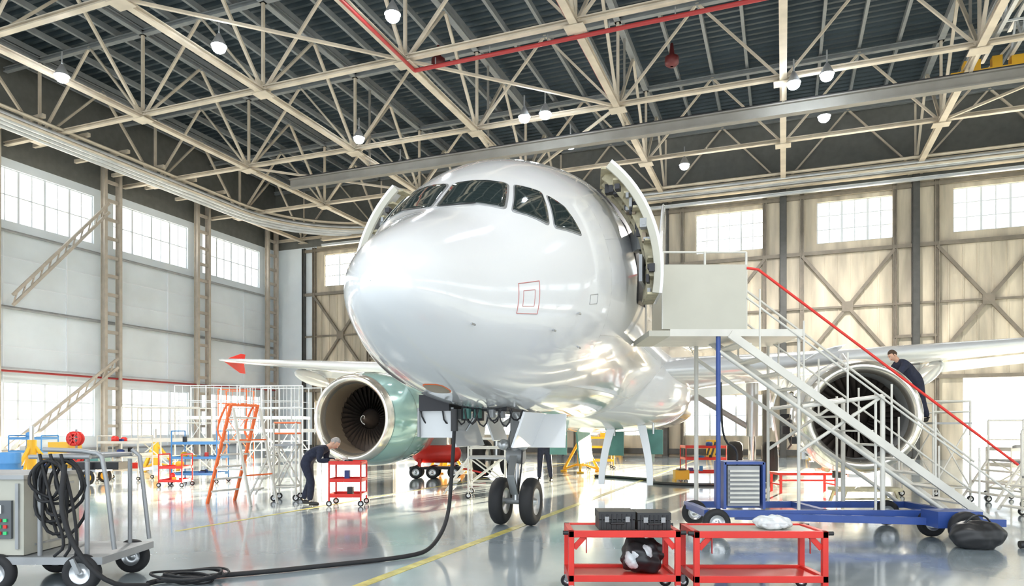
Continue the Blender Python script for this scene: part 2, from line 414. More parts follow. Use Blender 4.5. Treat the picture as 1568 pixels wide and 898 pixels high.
def FN(s,phi):
    e=.01; a=FP(s+e,phi)-FP(max(s-e,0),phi); b=FP(s,phi+e)-FP(s,phi-e); n=b.cross(a).normalized()
    c=FP(s,phi)-V((0,s,ZM(s)))
    return n if n.dot(c)>0 else -n
def SP(s,phi,off): return FP(s,phi)+FN(s,phi)*off
mb=MB(); N=96
ss=[ (i/14)**2*.8 for i in range(15)]+list(np.arange(.9,6.1,.12))+list(np.arange(6.3,31.4,.5))+[31.4]
rings=[[FP(max(s,1e-5),2*math.pi*k/N) for k in range(N)] for s in ss]
mb.loft(rings,m_paint,caps=False)
mb.add(rings[-1],[tuple(range(N))],m_dark)
fus=mb.build('fuselage',plane)
def patch(mb,poly,mat,off=.012,rings=6,rad=.18):
    pts=[];n=len(poly)
    for i in range(n):
        p0=np.array(poly[i-1]);p1=np.array(poly[i]);p2=np.array(poly[(i+1)%n])
        a=p1+(p0-p1)*rad;b=p1+(p2-p1)*rad
        for k in range(5):
            t=k/4; pts.append((1-t)**2*a+2*t*(1-t)*p1+t*t*b)
    q=[]
    for i in range(len(pts)):
        a=pts[i];b=pts[(i+1)%len(pts)]
        for k in range(3): q.append(a+(b-a)*k/3)
    c=sum(q)/len(q); R=[]
    for r in range(rings+1):
        t=1-r/rings; R.append([SP(*(c+(p-c)*max(t,.001)),off) for p in q])
    base=[SP(*p,-.01) for p in q]
    mb.loft([base]+R,mat)
mb=MB()
panes=[[(1.43,.035),(1.80,.66),(2.24,.47),(2.0,.03)],[(1.86,.73),(2.20,1.01),(2.52,.72),(2.29,.53)],[(2.28,1.05),(2.74,1.18),(2.70,.92),(2.56,.77)]]
for sg in(1,-1):
    for i,P in enumerate(panes):
        patch(mb,[(a,b*sg) for a,b in P],m_glass,.014,rad=.12)
        c=np.mean(np.array(P),axis=0)
        patch(mb,[(c[0]+(a-c[0])*1.08,sg*(c[1]+(b-c[1])*1.08)) for a,b in P],m_grey,.006,rad=.12)
    a=SP(1.40,sg*.1,.03); b=SP(1.62,sg*.42,.035); mb.tube(a,b,.008,m_black,6)
mb.build('cockpit_windows',plane)
mb=MB()
def outline(s0,s1,p0,p1,mat,w=.02,off=.006):
    for a,b in(((s0,p0),(s1,p0)),((s1,p0),(s1,p1)),((s1,p1),(s0,p1)),((s0,p1),(s0,p0))):
        mb.pipe([SP(a[0]+(b[0]-a[0])*t/6,a[1]+(b[1]-a[1])*t/6,off-.004) for t in range(7)],w/2,mat,n=4)
outline(1.44,1.75,1.47,1.80,m_mark,.010); outline(1.51,1.68,1.55,1.72,m_mark,.007)
outline(2.75,2.95,1.65,1.73,m_grey,.008)
patch(mb,[(1.45,3.05),(1.45,3.3),(1.85,3.3),(1.85,3.05)],m_orange,.004,rad=.4); patch(mb,[(1.47,3.06),(1.47,3.29),(1.83,3.29),(1.83,3.06)],m_inlet,.009,rad=.4)
for s,p in((.9,2.03),(2.84,2.1),(2.1,1.95),(2.5,1.8)):
    a=SP(s,p,0); n=FN(s,p); 
    mb.tube(a,a+n*.05,.012,m_alu); mb.tube(a+n*.05,a+n*.05+V((0,-.11,0)),.01,m_grey)
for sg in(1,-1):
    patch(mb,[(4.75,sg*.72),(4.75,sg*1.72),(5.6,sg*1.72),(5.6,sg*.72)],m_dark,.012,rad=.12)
for s in np.arange(7.0,25,.53):
    for sg in(1,-1): patch(mb,[(s,sg*1.28),(s,sg*1.44),(s+.24,sg*1.44),(s+.24,sg*1.28)],m_glass,.01,rings=2,rad=.4)
mb.add([FP(5.5,0)+V(q) for q in((0,-.1,0),(0,.12,0),(0,.14,.22),(0,.06,.24))],[(0,1,2,3)],m_dark)
for s in(3.4,6.1,7.4,8.6):
    mb.pipe([SP(s,2*math.pi*k/72,-.0035) for k in range(73)],.005,m_grey,n=4)
for ph in(1.25,2.0,2.5,-1.25,-2.0,-2.5):
    mb.pipe([SP(s,ph,-.0035) for s in np.arange(3.4,9,.2)],.005,m_grey,n=4)
mb.build('skin_details',plane)
# open doors
for sg in(1,-1):
    mb=MB(); s0,s1=3.75,4.62; off=.24
    def DP(s,p,o): 
        q=FP(5.2,p); n=FN(5.2,p); v=q+n*o; return V((sg*(v.x+off+(s-s1)*-.20),s,v.z-.08))
    ph=[.70+(1.72-.70)*i/16 for i in range(17)]
    R=[[DP(s0,p,0),DP(s1,p,0),DP(s1,p,.04),DP(s0,p,.04)] for p in ph]
    mb.loft(R,m_paint,caps=True,sm=False)
    for sa in(s0+.02,s0+.28,s0+.56,s1-.05):
        dd=-.09 if sa==s0+.02 else -.17
        R=[[DP(sa-.02,p,dd),DP(sa+.02,p,dd),DP(sa+.02,p,0),DP(sa-.02,p,0)] for p in ph]; mb.loft(R,m_primer if sa!=s0+.02 else m_cream,caps=True,sm=False)
    for p in ph[::2]: mb.beam(DP(s0+.05,p,-.08),DP(s1,p,-.08),.15,.03,m_primer)
    rnd=random.Random(4)
    for k in range(34):
        p=rnd.uniform(.74,1.7); s=rnd.uniform(s0+.0,s1-.2); a=DP(s,p,-.09-.09*rnd.random()); mb.box(a,(rnd.uniform(.03,.10),rnd.uniform(.05,.15),rnd.uniform(.03,.13)),rnd.choice([m_dark,m_dark,m_grey,m_primer,m_inlet]))
    mb.b2(DP(s0+.2,1.62,-.28),DP(s1-.1,1.42,-.1),m_grey)
    a=DP(s1-.3,1.25,-.12); b=FP(4.9,sg*1.25); mb.beam(a,b,.12,.3,m_grey); 
    mb.build('open_cabin_door',plane)
# belly fairing
mb=MB(); R=[]
bf=pchip([8.3,9.2,10.5,12,15,17,18.5,19.6],[.2,1.3,2.05,2.3,2.3,2.1,1.3,.2])
bz=pchip([8.3,9.2,10.5,12,15,17,18.5,19.6],[1.85,1.68,1.5,1.42,1.42,1.5,1.68,1.95])
for s in np.arange(8.3,19.61,.28):
    w=float(bf(s));zb=float(bz(s)); ring=[]
    for k in range(40):
        t=2*math.pi*k/40; cx=math.copysign(abs(math.sin(t))**.75,math.sin(t)); cz=math.copysign(abs(math.cos(t))**.75,math.cos(t))
        zc=2.45; ring.append(V((w*cx,s,zc+(1.0 if cz>0 else zc-zb)*cz*(1 if cz<0 else .9))))
    R.append(ring)
mb.loft(R,m_paint,caps=True)
for x,s,z in((-.9,11.2,1.15),(.55,11.0,1.15),(1.5,10.8,1.2)):
    mb.b2((x-.22,s,z-.28),(x+.22,s+.05,z+.3),m_green); mb.tube((x,s,z+.2),(x,s,z+.5),.03,m_alu)
mb.build('belly_fairing',plane)
# wings
def airfoil(c,t,n=14):
    pts=[]
    for i in range(n+1):
        x=.5*(1-math.cos(math.pi*i/n)); y=5*t*(.2969*math.sqrt(x)-.126*x-.3516*x*x+.2843*x**3-.1015*x**4); pts.append((x*c,y*c*1.05))
    lo=[]
    for i in range(n-1,0,-1):
        x=.5*(1-math.cos(math.pi*i/n)); y=5*t*(.2969*math.sqrt(x)-.126*x-.3516*x*x+.2843*x**3-.1015*x**4); lo.append((x*c,-y*c*.9))
    return pts+lo
def wz(x): return 2.84+(x-1.9)*.10
for sg,nm in((1,'wing_port'),(-1,'wing_starboard')):
    mb=MB(); R=[]
    for x,le,te,t in((0.5,9.6,16.6,.13),(1.9,10.2,16.5,.13),(4,11.3,16.6,.12),(6.4,12.5,16.8,.115),(11.5,15.1,18.1,.105),(16.4,17.55,19.2,.10),(16.85,17.9,19.35,.07)):
        R.append([V((sg*x,le+a,wz(x)+b)) for a,b in airfoil(te-le,t)])
    mb.loft(R,m_wgrey,caps=True)
    for q in(1,-1):
        hh=.38 if q>0 else .45
        pr=[(18.2,0),(19.5,0),(19.65,hh*q),(19.35,hh*q)]
        R=[[V((sg*(16.9+dx+abs(b)*.1),a,wz(16.9)+b)) for a,b in pr] for dx in(-.02,.02)]
        mb.loft(R,m_red,caps=True,sm=False)
    for x,L in((5.0,3.0),(8.6,3.0),(12.3,2.4)):
        te=16.8 if x<6.4 else 16.8+(x-6.4)*.25
        mb.sphere((sg*x,te-.55,wz(x)-.42),(.17,L/2,.27),m_wgrey,R=Matrix.Rotation(-.12,3,'X'))
    for x0,x1 in((2.2,6.2),(6.6,13)):
        t0=16.6 if x0<3 else 16.85;t1=16.8 if x1<7 else 18.4
        mb.add([V((sg*x0,t0-.2,wz(x0)-.12)),V((sg*x1,t1-.2,wz(x1)-.1)),V((sg*x1,t1+.5,wz(x1)-.32)),V((sg*x0,t0+.6,wz(x0)-.4))],[(0,1,2,3)],m_wgrey)
    mb.build(nm,plane)
# tail
mb=MB(); R=[]
for z,le,te,t in((5.4,22.6,29.6,.09),(6.2,24.2,29.7,.09),(12.3,28.7,30.9,.08),(12.56,29.2,30.9,.05)):
    R.append([V((b,le+a,z)) for a,b in airfoil(te-le,t)])
mb.loft(R,m_paint,caps=True)
for sg in(1,-1):
    R=[]
    for x,le,te,t in((.2,26.4,30.2,.09),(6.2,29.2,30.8,.08)): R.append([V((sg*x,le+a,5.1+.1*x+b)) for a,b in airfoil(te-le,t)])
    mb.loft(R,m_paint,caps=True)
mb.build('tail',plane)
# engines
def engine(sg,nm):
    mb=MB(); o=V((sg*5.75,9.4,1.78)); A=(0,1,0)
    mb.lathe([(.28,.875),(.12,.90),(.03,.95),(0,1.0),(.03,1.045),(.10,1.085),(.2,1.115)],o,A,m_lip,64)
    mb.lathe([(.2,1.115),(.5,1.175),(1.0,1.225),(1.6,1.235),(2.3,1.19),(3.0,1.07),(3.35,.98),(3.3,.93)],o,A,m_teal if sg<0 else m_paint,64)
    mb.lathe([(.28,.875),(.6,.865),(1.05,.875),(1.3,.875)],o,A,m_inlet if sg<0 else m_grey,64)
    for k in(.215,1.28,2.35): mb.lathe([(k,1.122 if k<1 else 1.236 if k<2 else 1.19),(k+.012,1.122 if k<1 else 1.236 if k<2 else 1.19)],o,A,m_dark,64)
    mb.lathe([(1.3,.88),(1.3,.0)],o,A,m_dark,48)
    mb.lathe([(.62,0),(.66,.05),(.8,.14),(.98,.25),(1.1,.28),(1.3,.28)],o,A,m_blade,32)
    pts=[]
    for k in range(18):
        t=k/17; r=.03+.12*t; a=t*4.6; pts.append(o+V((r*math.cos(a),.635+.13*t,r*math.sin(a))))
    mb.pipe(pts,.012,m_white,n=5)
    nb=36
    for i in range(nb):
        a0=2*math.pi*i/nb; R=[]
        for j in range(6):
            t=j/5; r=.27+.6*t; tw=math.radians(30+35*t); ch=.13+.05*t
            c=V((math.cos(a0),0,math.sin(a0)))*r+V((0,1.08,0)); tan=V((-math.sin(a0),0,math.cos(a0)))
            dv=tan*math.sin(tw)+V((0,1,0))*math.cos(tw); R.append([o+c-dv*ch,o+c,o+c+dv*ch])
        vs=[v for r in R for v in r]; fs=[(j*3+k,j*3+k+1,j*3+k+4,j*3+k+3) for j in range(5) for k in range(2)]
        mb.add(vs,fs,m_blade,True)
    mb.lathe([(2.6,.80),(3.3,.78),(4.2,.55),(4.2,.5)],o,A,m_alu,40); mb.lathe([(4.0,.42),(4.5,.3),(5.0,.05),(5.02,0)],o,A,m_grey,32)
    R=[]
    for z,le,te,t in((2.75,10.3,14.2,.3),(3.05,11.3,15.0,.3),(3.3,12.1,15.4,.3)):
        R.append([V((sg*5.75+math.copysign(min(abs(b*.6),.2),b),le+a,z)) for a,b in airfoil(te-le,t*.4)])
    mb.loft(R,m_paint,caps=True)
    if sg>0:
        R=[]
        for k in range(13):
            a=math.radians(95+k*7.5); r=1.62
            c=o+V((r*math.cos(a)-.05,0,r*math.sin(a)-.1)); R.append([c+V((0,1.0,0)),c+V((0,2.3,0)),c+V((.03,2.3,.03)),c+V((.03,1.0,.03))])
        mb.loft(R,m_paint,caps=True,sm=False)
        rnd=random.Random(2)
        for k in range(26):
            a=math.radians(rnd.uniform(150,290)); y=rnd.uniform(1.2,3.0); c=o+V((1.27*math.cos(a),y,1.27*math.sin(a)))
            if rnd.random()<.5: mb.tube(c,c+V((rnd.uniform(-.1,.1),rnd.uniform(.2,.5),rnd.uniform(-.2,.2))),rnd.uniform(.02,.07),rnd.choice([m_alu,m_grey,m_dark,m_primer]))
            else: mb.box(c,(rnd.uniform(.1,.25),rnd.uniform(.1,.3),rnd.uniform(.1,.25)),rnd.choice([m_alu,m_grey,m_dark]))
    mb.build(nm,plane)
engine(-1,'engine_starboard'); engine(1,'engine_port')
# landing gear
mb=MB()
g0=V((0,4.7,0))
mb.tube(g0+V((0,.05,2.1)),g0+V((0,0,1.05)),.10,m_grey,16); mb.tube(g0+V((0,0,1.05)),g0+V((0,0,.4)),.06,m_alu,16); mb.tube(g0+V((-.3,0,.38)),g0+V((.3,0,.38)),.05,m_grey,12)
for x in(-.25,.25): mb.wheel(g0+V((x,0,.38)),(1,0,0),.38,.22,32)
mb.beam(g0+V((0,-.12,1.1)),g0+V((0,-.28,.8)),.12,.04,m_alu); mb.beam(g0+V((0,-.28,.8)),g0+V((0,-.08,.5)),.12,.04,m_alu)
mb.tube(g0+V((-.12,-.05,1.2)),g0+V((-.2,.9,2.0)),.045,m_grey); mb.tube(g0+V((.12,-.05,1.2)),g0+V((.2,.9,2.0)),.045,m_grey)
for x in(-.16,.16): mb.lathe([(0,.0),(.0,.08),(.06,.09),(.12,.04)],g0+V((x,-.2,1.28)),(0,1,0),m_alu,16)
mb.tube(g0+V((-.13,0,1.1)),g0+V((.13,0,1.1)),.13,m_grey,12)
mb.pipe([g0+V((.1,-.1,1.9)),g0+V((.16,-.15,1.4)),g0+V((.12,-.1,.9)),g0+V((.05,-.05,.5))],.014,m_black,smooth=2)
mb.b2((-.33,3.2,1.78),(.33,5.2,2.2),m_dark)
for sg in(1,-1):
    R=Matrix.Rotation(sg*.35,3,'Y')
    mb.box((sg*.50,3.75,1.52),(.03,1.15,.52),m_paint,R); mb.box((sg*.42,4.95,1.55),(.03,.7,.45),m_paint,R)
    mb.tube((sg*.3,3.7,1.75),(sg*.46,3.7,1.5),.02,m_alu)
mb.box((-.62,3.0,1.62),(.5,.03,.42),m_paint,Matrix.Rotation(.1,3,'X')); mb.b2((-.85,2.9,1.78),(-.4,3.6,2.0),m_dark); mb.box((-.88,3.2,1.62),(.03,.5,.4),m_grey)
mb.box((.62,4.2,1.5),(.62,.03,.5),m_paint,Matrix.Rotation(-.1,3,'X'))
rnd=random.Random(8)
for k in range(12): 
    a=V((-.85+.11*k,2.95+.15*(k%3),1.8)); mb.pipe([a,a+V((.03,.0,-.1-.12*rnd.random())),a+V((.1,.1,-.12-.15*rnd.random())),a+V((.16,.1,.0))],.012,m_black,smooth=1)
    c=V((rnd.uniform(-.5,.3),rnd.uniform(3.0,3.5),1.74)); mb.box(c,(.08,.1,rnd.uniform(.08,.2)),rnd.choice([m_grey,m_dark,m_alu,m_green]))
mb.build('nose_gear',plane)
for sg in(1,-1):
    mb=MB(); g0=V((sg*3.8,14.95,0))
    mb.tube(g0+V((0,0,2.8)),g0+V((0,0,1.3)),.17,m_alu,16); mb.tube(g0+V((0,0,1.3)),g0+V((0,0,.55)),.10,m_alu,16); mb.tube(g0+V((-.5,0,.58)),g0+V((.5,0,.58)),.08,m_grey,12)
    for x in(-.46,.46): mb.wheel(g0+V((x,0,.585)),(1,0,0),.585,.42,36)
    mb.tube(g0+V((0,0,1.5)),V((sg*2.2,14.9,2.5)),.08,m_grey); mb.beam(g0+V((0,.15,1.3)),g0+V((0,.4,.95)),.2,.06,m_alu); mb.beam(g0+V((0,.4,.95)),g0+V((0,.12,.65)),.2,.06,m_alu)
    mb.box((sg*4.35,14.95,1.75),(.05,1.0,1.5),m_paint,Matrix.Rotation(-sg*.15,3,'Y'))
    mb.box((sg*1.0,14.95,1.0),(.05,1.9,1.0),m_green,Matrix.Rotation(sg*.1,3,'Y'))
    mb.build('main_gear',plane)
mb=MB()
for x0,sgn in((.45,1),(1.15,-1)):
    R=[]
    for k in range(9):
        t=k/8; x=x0-sgn*.22*math.sin(t*1.6); R.append([V((x,10.6,1.6-1.4*t)),V((x+.2-.06*t,10.6,1.6-1.4*t)),V((x+.2-.06*t,10.66,1.6-1.4*t)),V((x,10.66,1.6-1.4*t))])
    mb.loft(R,m_alu,caps=True,sm=False)
mb.build('service_duct',plane)

# ------------------------------------------------------------------ boarding stairs
mb=MB(); Y0,Y1=10.0,11.3; zd=2.95
mb.b2((2.25,Y0,zd-.1),(4.15,Y1,zd),m_white)
mb.b2((1.95,Y0-.0,zd-.1),(2.25,Y1,zd-.02),m_cream)
mb.b2((2.15,Y0,zd),(3.34,Y0+.04,3.87),m_cream); mb.b2((2.25,Y1-.04,zd),(3.34,Y1,3.87),m_cream)
for y in(Y0+.02,Y1-.02):
    for x in(2.15,2.75,3.34): mb.tube((x,y,zd),(x,y,4.05),.018,m_white)
    mb.tube((2.15,y,4.05),(3.34,y,4.05),.016,m_red if y>10.5 else m_white)
for i,y in enumerate((Y0,Y0+.95)):
    mb.beam((3.1,y,zd-.07),(6.95,y,.12),.05,.11,m_white)
    mb.pipe([(3.34,y,3.82),(3.5,y,3.80),(7.2,y,1.02)],.02,m_red if i==0 else m_white); mb.pipe([(3.34,y,3.4),(7.15,y,.58)],.016,m_white)
    for k in range(6):
        t=(k+.3)/6; x=3.34+3.75*t; z=2.85-2.78*(x-3.1)/3.85; mb.tube((x,y,z),(x,y,z+.98),.015,m_white)
for k in range(13):
    t=(k+.7)/13.3; x=3.1+3.85*t; z=zd-.07-2.76*t; mb.b2((x-.12,Y0+.03,z),(x+.12,Y0+.92,z+.025),m_white)
for y in(Y0+.05,Y1-.05):
    mb.beam((2.8,y,.32),(6.3,y,.32),.1,.10,m_blue)
    mb.tube((2.95,y,.35),(2.95,y,zd-.1),.035,m_blue if y<10.5 else m_white)
    mb.tube((4.1,y,zd-.1),(4.1,y,.35),.025,m_white); mb.tube((4.15,y,1.85),(5.3,y,2.0),.03,m_white)
    mb.tube((2.95,y,zd-.3),(6.2,y,.35),.03,m_white); mb.tube((5.3,y,2.0),(5.3,y,.35),.035,m_white); mb.tube((5.2,y,2.05),(5.2,y,.35),.02,m_white)
    mb.tube((4.1,y,1.2),(5.3,y,2.0),.025,m_white)
    for x in(2.9,5.95): mb.wheel((x,y-.08,.2),(0,1,0),.2,.12)
for x in(2.8,4.5,6.3): mb.beam((x,Y0+.05,.32),(x,Y1-.05,.32),.1,.10,m_blue)
mb.beam((3.2,Y0+.1,.28),(6.7,Y0-.45,.25),.08,.1,m_blue); mb.b2((5.7,Y0-.6,.2),(6.3,Y0-.2,.42),m_blue); mb.wheel((6.0,Y0-.7,.22),(0,1,0),.22,.14)
mb.b2((3.1,10.1,.42),(3.56,10.5,1.0),m_grey)
for k in range(8): mb.b2((3.12,10.05,.47+k*.063),(3.54,10.1,.50+k*.063),m_white)
for x in(3.05,3.61): mb.b2((x-.02,10.06,.38),(x+.02,10.54,1.05),m_blue)
mb.b2((3.05,10.06,1.02),(3.61,10.54,1.06),m_blue)
mb.pipe([(3.3,10.3,1.0),(3.3,10.3,1.25),(3.05,10.2,1.35),(3.0,10.1,2.2)],.016,m_black,smooth=2)
mb.build('boarding_stairs')

# ------------------------------------------------------------------ red trolleys in the foreground
def trolley(name,x0,x1,y0,y1,zt,zs,matt=m_red):
    mb=MB(); t=.05
    for x in(x0+t/2,x1-t/2):
        for y in(y0+t/2,y1-t/2): mb.b2((x-t/2,y-t/2,.12),(x+t/2,y+t/2,zt),matt); mb.wheel((x,y,.06),(0,1,0),.06,.035); mb.b2((x-.02,y-.03,.06),(x+.02,y+.03,.13),m_grey)
    for z in(zt-.03,zs):
        for y in(y0+t/2,y1-t/2): mb.b2((x0,y-t/2,z-.03),(x1,y+t/2,z+.03),matt)
        for x in(x0+t/2,x1-t/2): mb.b2((x-t/2,y0,z-.03),(x+t/2,y1,z+.03),matt)
    mb.b2((x0+t,y0+t,zt-.03),(x1-t,y1-t,zt-.015),m_cream); mb.b2((x0+t,y0+t,zs-.01),(x1-t,y1-t,zs+.005),m_red)
    for x in(x0+.16,x1-.16):
        mb.beam((x,y0+.01,zt-.2),(x,y0+.012,zt-.06),.02,.01,m_dred)
    for sx in(x0,x1):
        s=1 if sx==x0 else -1
        mb.beam((sx+s*.05,y0+.03,zt-.16),(sx+s*.15,y0+.03,zt-.05),.012,.05,matt)
    mb.tube((x1-.02,y0+.02,zt-.02),(x1+.05,y0+.02,zt-.02),.02,m_black); mb.tube((x1-.02,y1-.02,zt-.02),(x1+.05,y1-.02,zt-.02),.02,m_black)
    mb.tube((x0+.02,y0+.02,zt-.02),(x0-.05,y0+.02,zt-.02),.02,m_black)
    return mb.build(name,bevel=.004)
trolley('tool_trolley',.51,1.52,6.32,6.88,.62,.19)
trolley('tool_trolley',1.63,2.83,6.28,6.84,.62,.19)
def case(name,x0,x1,y0,y1,z0,h):
    mb=MB(); mb.b2((x0,y0,z0),(x1,y1,z0+h*.55),m_black); mb.b2((x0-.004,y0-.004,z0+h*.58),(x1+.004,y1+.004,z0+h),m_black)
    xm=(x0+x1)/2
    for k in np.linspace(x0+.03,x1-.03,7): mb.b2((k-.006,y0-.012,z0+.01),(k+.006,y0,z0+h-.02),m_dark)
    for x in(x0+.07,x1-.07): mb.b2((x-.02,y0-.018,z0+h*.45),(x+.02,y0,z0+h*.75),m_grey)
    mb.pipe([(xm-.06,y0,z0+h*.4),(xm-.06,y0-.035,z0+h*.4),(xm+.06,y0-.035,z0+h*.4),(xm+.06,y0,z0+h*.4)],.01,m_black)
    mb.build(name,bevel=.012)
case('tool_case',.80,1.13,6.45,6.75,.606,.17); case('tool_case',1.15,1.45,6.42,6.72,.606,.165)
def bag(name,c,r,mat,seed,mat2=None,amp=1):
    rnd=random.Random(seed); ph=[rnd.uniform(0,6) for _ in range(8)]
    mb=MB()
    def fn(v):
        n=v.normalized(); k=1+amp*(.10*math.sin(4*n.x+ph[0]+3*n.z)+.07*math.sin(7*n.y+ph[1]+5*n.x)+.04*math.sin(13*n.z+ph[2]+6*n.y)+.02*math.sin(25*n.x+ph[3]+20*n.y))
        v=v*k; v.z=max(v.z,-r[2]*.75); return v
    mb.sphere(c,r,mat,n=48,m=32,fn=fn)
    if mat2:
        for k in range(4):
            a=V(c)+V((r[0]*.6*math.cos(ph[k]),-r[1]*.6,r[2]*.3*math.sin(ph[k]))); mb.sphere(a,(r[0]*.3,r[1]*.4,r[2]*.4),mat2,n=20,m=12,fn=fn)
    else:
        mb.pipe([V(c)+V((-r[0]*.5,-.02,r[2]*.8)),V(c)+V((-r[0]*.2,-.05,r[2]*1.35)),V(c)+V((r[0]*.2,-.05,r[2]*1.35)),V(c)+V((r[0]*.5,-.02,r[2]*.8))],.012,mat,smooth=2)
    mb.build(name)
bag('plastic_bag',(1.22,6.6,.345),(.2,.19,.18),m_black,3,m_clear)
bag('wrapped_plastic_bag',(2.42,6.55,.66),(.16,.12,.07),m_clear,5,m_clear)
bag('duffel_bag',(5.95,9.0,.16),(.36,.2,.2),m_black,9,amp=.5)
mb=MB(); mb.pipe([(6.5,9.0,.05),(6.8,8.95,.06),(7.2,9.0,.05),(8,8.9,.05)],.05,m_black,smooth=2); mb.build('floor_hose')

# ------------------------------------------------------------------ ground power cart
mb=MB()
mb.b2((-6.3,6.65,.34),(-4.62,7.5,1.06),m_cream); mb.b2((-6.32,6.62,1.06),(-4.6,7.53,1.10),m_grey)
mb.b2((-4.98,6.62,.50),(-4.72,6.65,.86),m_screen); mb.b2((-4.94,6.60,.74),(-4.80,6.625,.82),m_alu)
for i in range(4):
    for j in range(3): mb.b2((-4.95+.055*i,6.605,.54+.06*j),(-4.92+.055*i,6.62,.57+.06*j),m_led if (i+j)%2 else m_red)
mb.b2((-4.69,6.63,.4),(-4.66,6.65,1.02),m_grey)
for z in(.42,.7,.98): mb.b2((-4.62,6.8,z-.01),(-4.61,7.4,z+.01),m_grey)
mb.b2((-6.3,6.6,.26),(-3.85,7.55,.33),m_grey)
for x in(-4.5,-4.05):
    for y in(6.7,7.45): mb.tube((x,y,.3),(x,y,1.28 if x<-4.2 else 1.22),.022,m_grey)
for y in(6.7,7.45): mb.tube((-4.6,y,1.27),(-4.02,y,1.27),.022,m_grey)
for x in(-4.5,-4.05): mb.tube((x,6.7,1.27),(x,7.45,1.27),.022,m_grey)
mb.pipe([(-3.82,6.75,.38),(-3.92,6.75,1.25),(-4.0,6.75,1.32),(-4.5,6.75,1.34)],.022,m_grey,smooth=1); mb.pipe([(-3.82,7.4,.38),(-3.92,7.4,1.25),(-4.0,7.4,1.32)],.022,m_grey)
for x,y in((-4.05,6.62),(-4.85,6.62),(-4.05,7.5),(-4.85,7.5),(-6.0,6.6)): 
    mb.wheel((x,y,.18),(0,1,0),.18,.1,28); mb.beam((x,y,.18),(x-.06,y+.0,.32),.14,.04,m_grey)
for k in range(9):
    rnd=random.Random(k+3); cx=-4.32+rnd.uniform(-.12,.14); y=6.64+rnd.uniform(-.04,.1); w=.13+rnd.uniform(-.05,.10); h=.26+rnd.uniform(-.10,.12)
    pts=[(cx+w*math.sin(t)*(1+.35*math.sin(t*.5+k)),y+.03*math.sin(3*t+k),1.24-h*(1-math.cos(t))) for t in np.linspace(0,2*math.pi,22)]
    mb.pipe(pts,.015,m_rub,n=6)
for k in range(3): mb.pipe([(-4.45+.1*k,6.62,1.3),(-4.3+.1*k,6.58,.8),(-4.15+.05*k,6.55,.45),(-4.3+.1*k,6.6,.34)],.014,m_rub,n=6,smooth=2)
mb.pipe([(-4.2,6.6,1.2),(-4.15,6.45,.8),(-3.98,6.42,.4),(-3.7,6.45,.10),(-3.5,6.75,.035)],.024,m_rub,smooth=2)
mb.b2((-4.7,7.5,1.10),(-4.2,7.7,1.18),m_black)
mb.build('ground_power_cart')
def pw(x,s,z): c,s_=math.cos(TH),math.sin(TH); return (T[0]+x*c+s*s_,T[1]-x*s_+s*c,z)
mb=MB(); a=pw(-.3,2.85,1.8)
mb.pipe([a,(a[0],a[1],1.5),(a[0]-.03,a[1]-.1,.9),(a[0]-.05,a[1]-.35,.35),(a[0]-.2,8.75,.06),(-1.15,8.3,.03),(-2.03,7.75,.03),(-2.6,7.4,.03),(-3.05,7.2,.03),(-3.5,7.0,.03),(-3.55,6.85,.03)],.026,m_rub,n=10,smooth=3)
mb.tube(a,(a[0],a[1],1.5),.05,m_black,12)
for k in range(8):
    rnd=random.Random(k); r=.12+.02*k; ox=rnd.uniform(-.07,.07); oy=rnd.uniform(-.06,.06); zz=.02+.012*k
    mb.pipe([(-3.2+ox+r*1.3*math.cos(t),7.0+oy+r*.9*math.sin(t),zz+.015*math.sin(2*t+k)) for t in np.linspace(0,2*math.pi,24)],.013,m_rub,n=6)
mb.build('power_cable')

# ------------------------------------------------------------------ ladders and carts
def stepladder(name,x,y,w,dep,h,mat,mat2,n=7,rz=0):
    mb=MB()
    for yy in(0,w):
        mb.beam((0,yy,0),(dep*.55,yy,h),.06,.04,mat); mb.beam((dep,yy,0),(dep*.6,yy,h*.97),.05,.035,mat2)
        mb.pipe([(dep*.35,yy,h*.65),(dep*.2,yy,h*.75),(dep*.45,yy,h*1.02),(dep*.58,yy,h*1.0)],.02,mat,smooth=2)
    for k in range(n):
        t=(k+1)/(n+1); mb.beam((dep*.55*t,0,h*t),(dep*.55*t,w,h*t),.10,.035,mat2)
    for t in(.3,.65): mb.beam((dep-dep*.4*t,0,h*t),(dep-dep*.4*t,w,h*t),.03,.03,mat)
    mb.beam((dep*.2,0,h*.36),(dep*.85,0,h*.36),.02,.03,mat2)
    mb.beam((dep*.5,0,h),(dep*.5,w,h),.2,.04,mat)
    return mb.build(name,loc=(x,y,0),rz=rz)
stepladder('folding_stepladder',-6.2,14.3,.7,1.2,2.0,m_orange,m_white,rz=-.45)
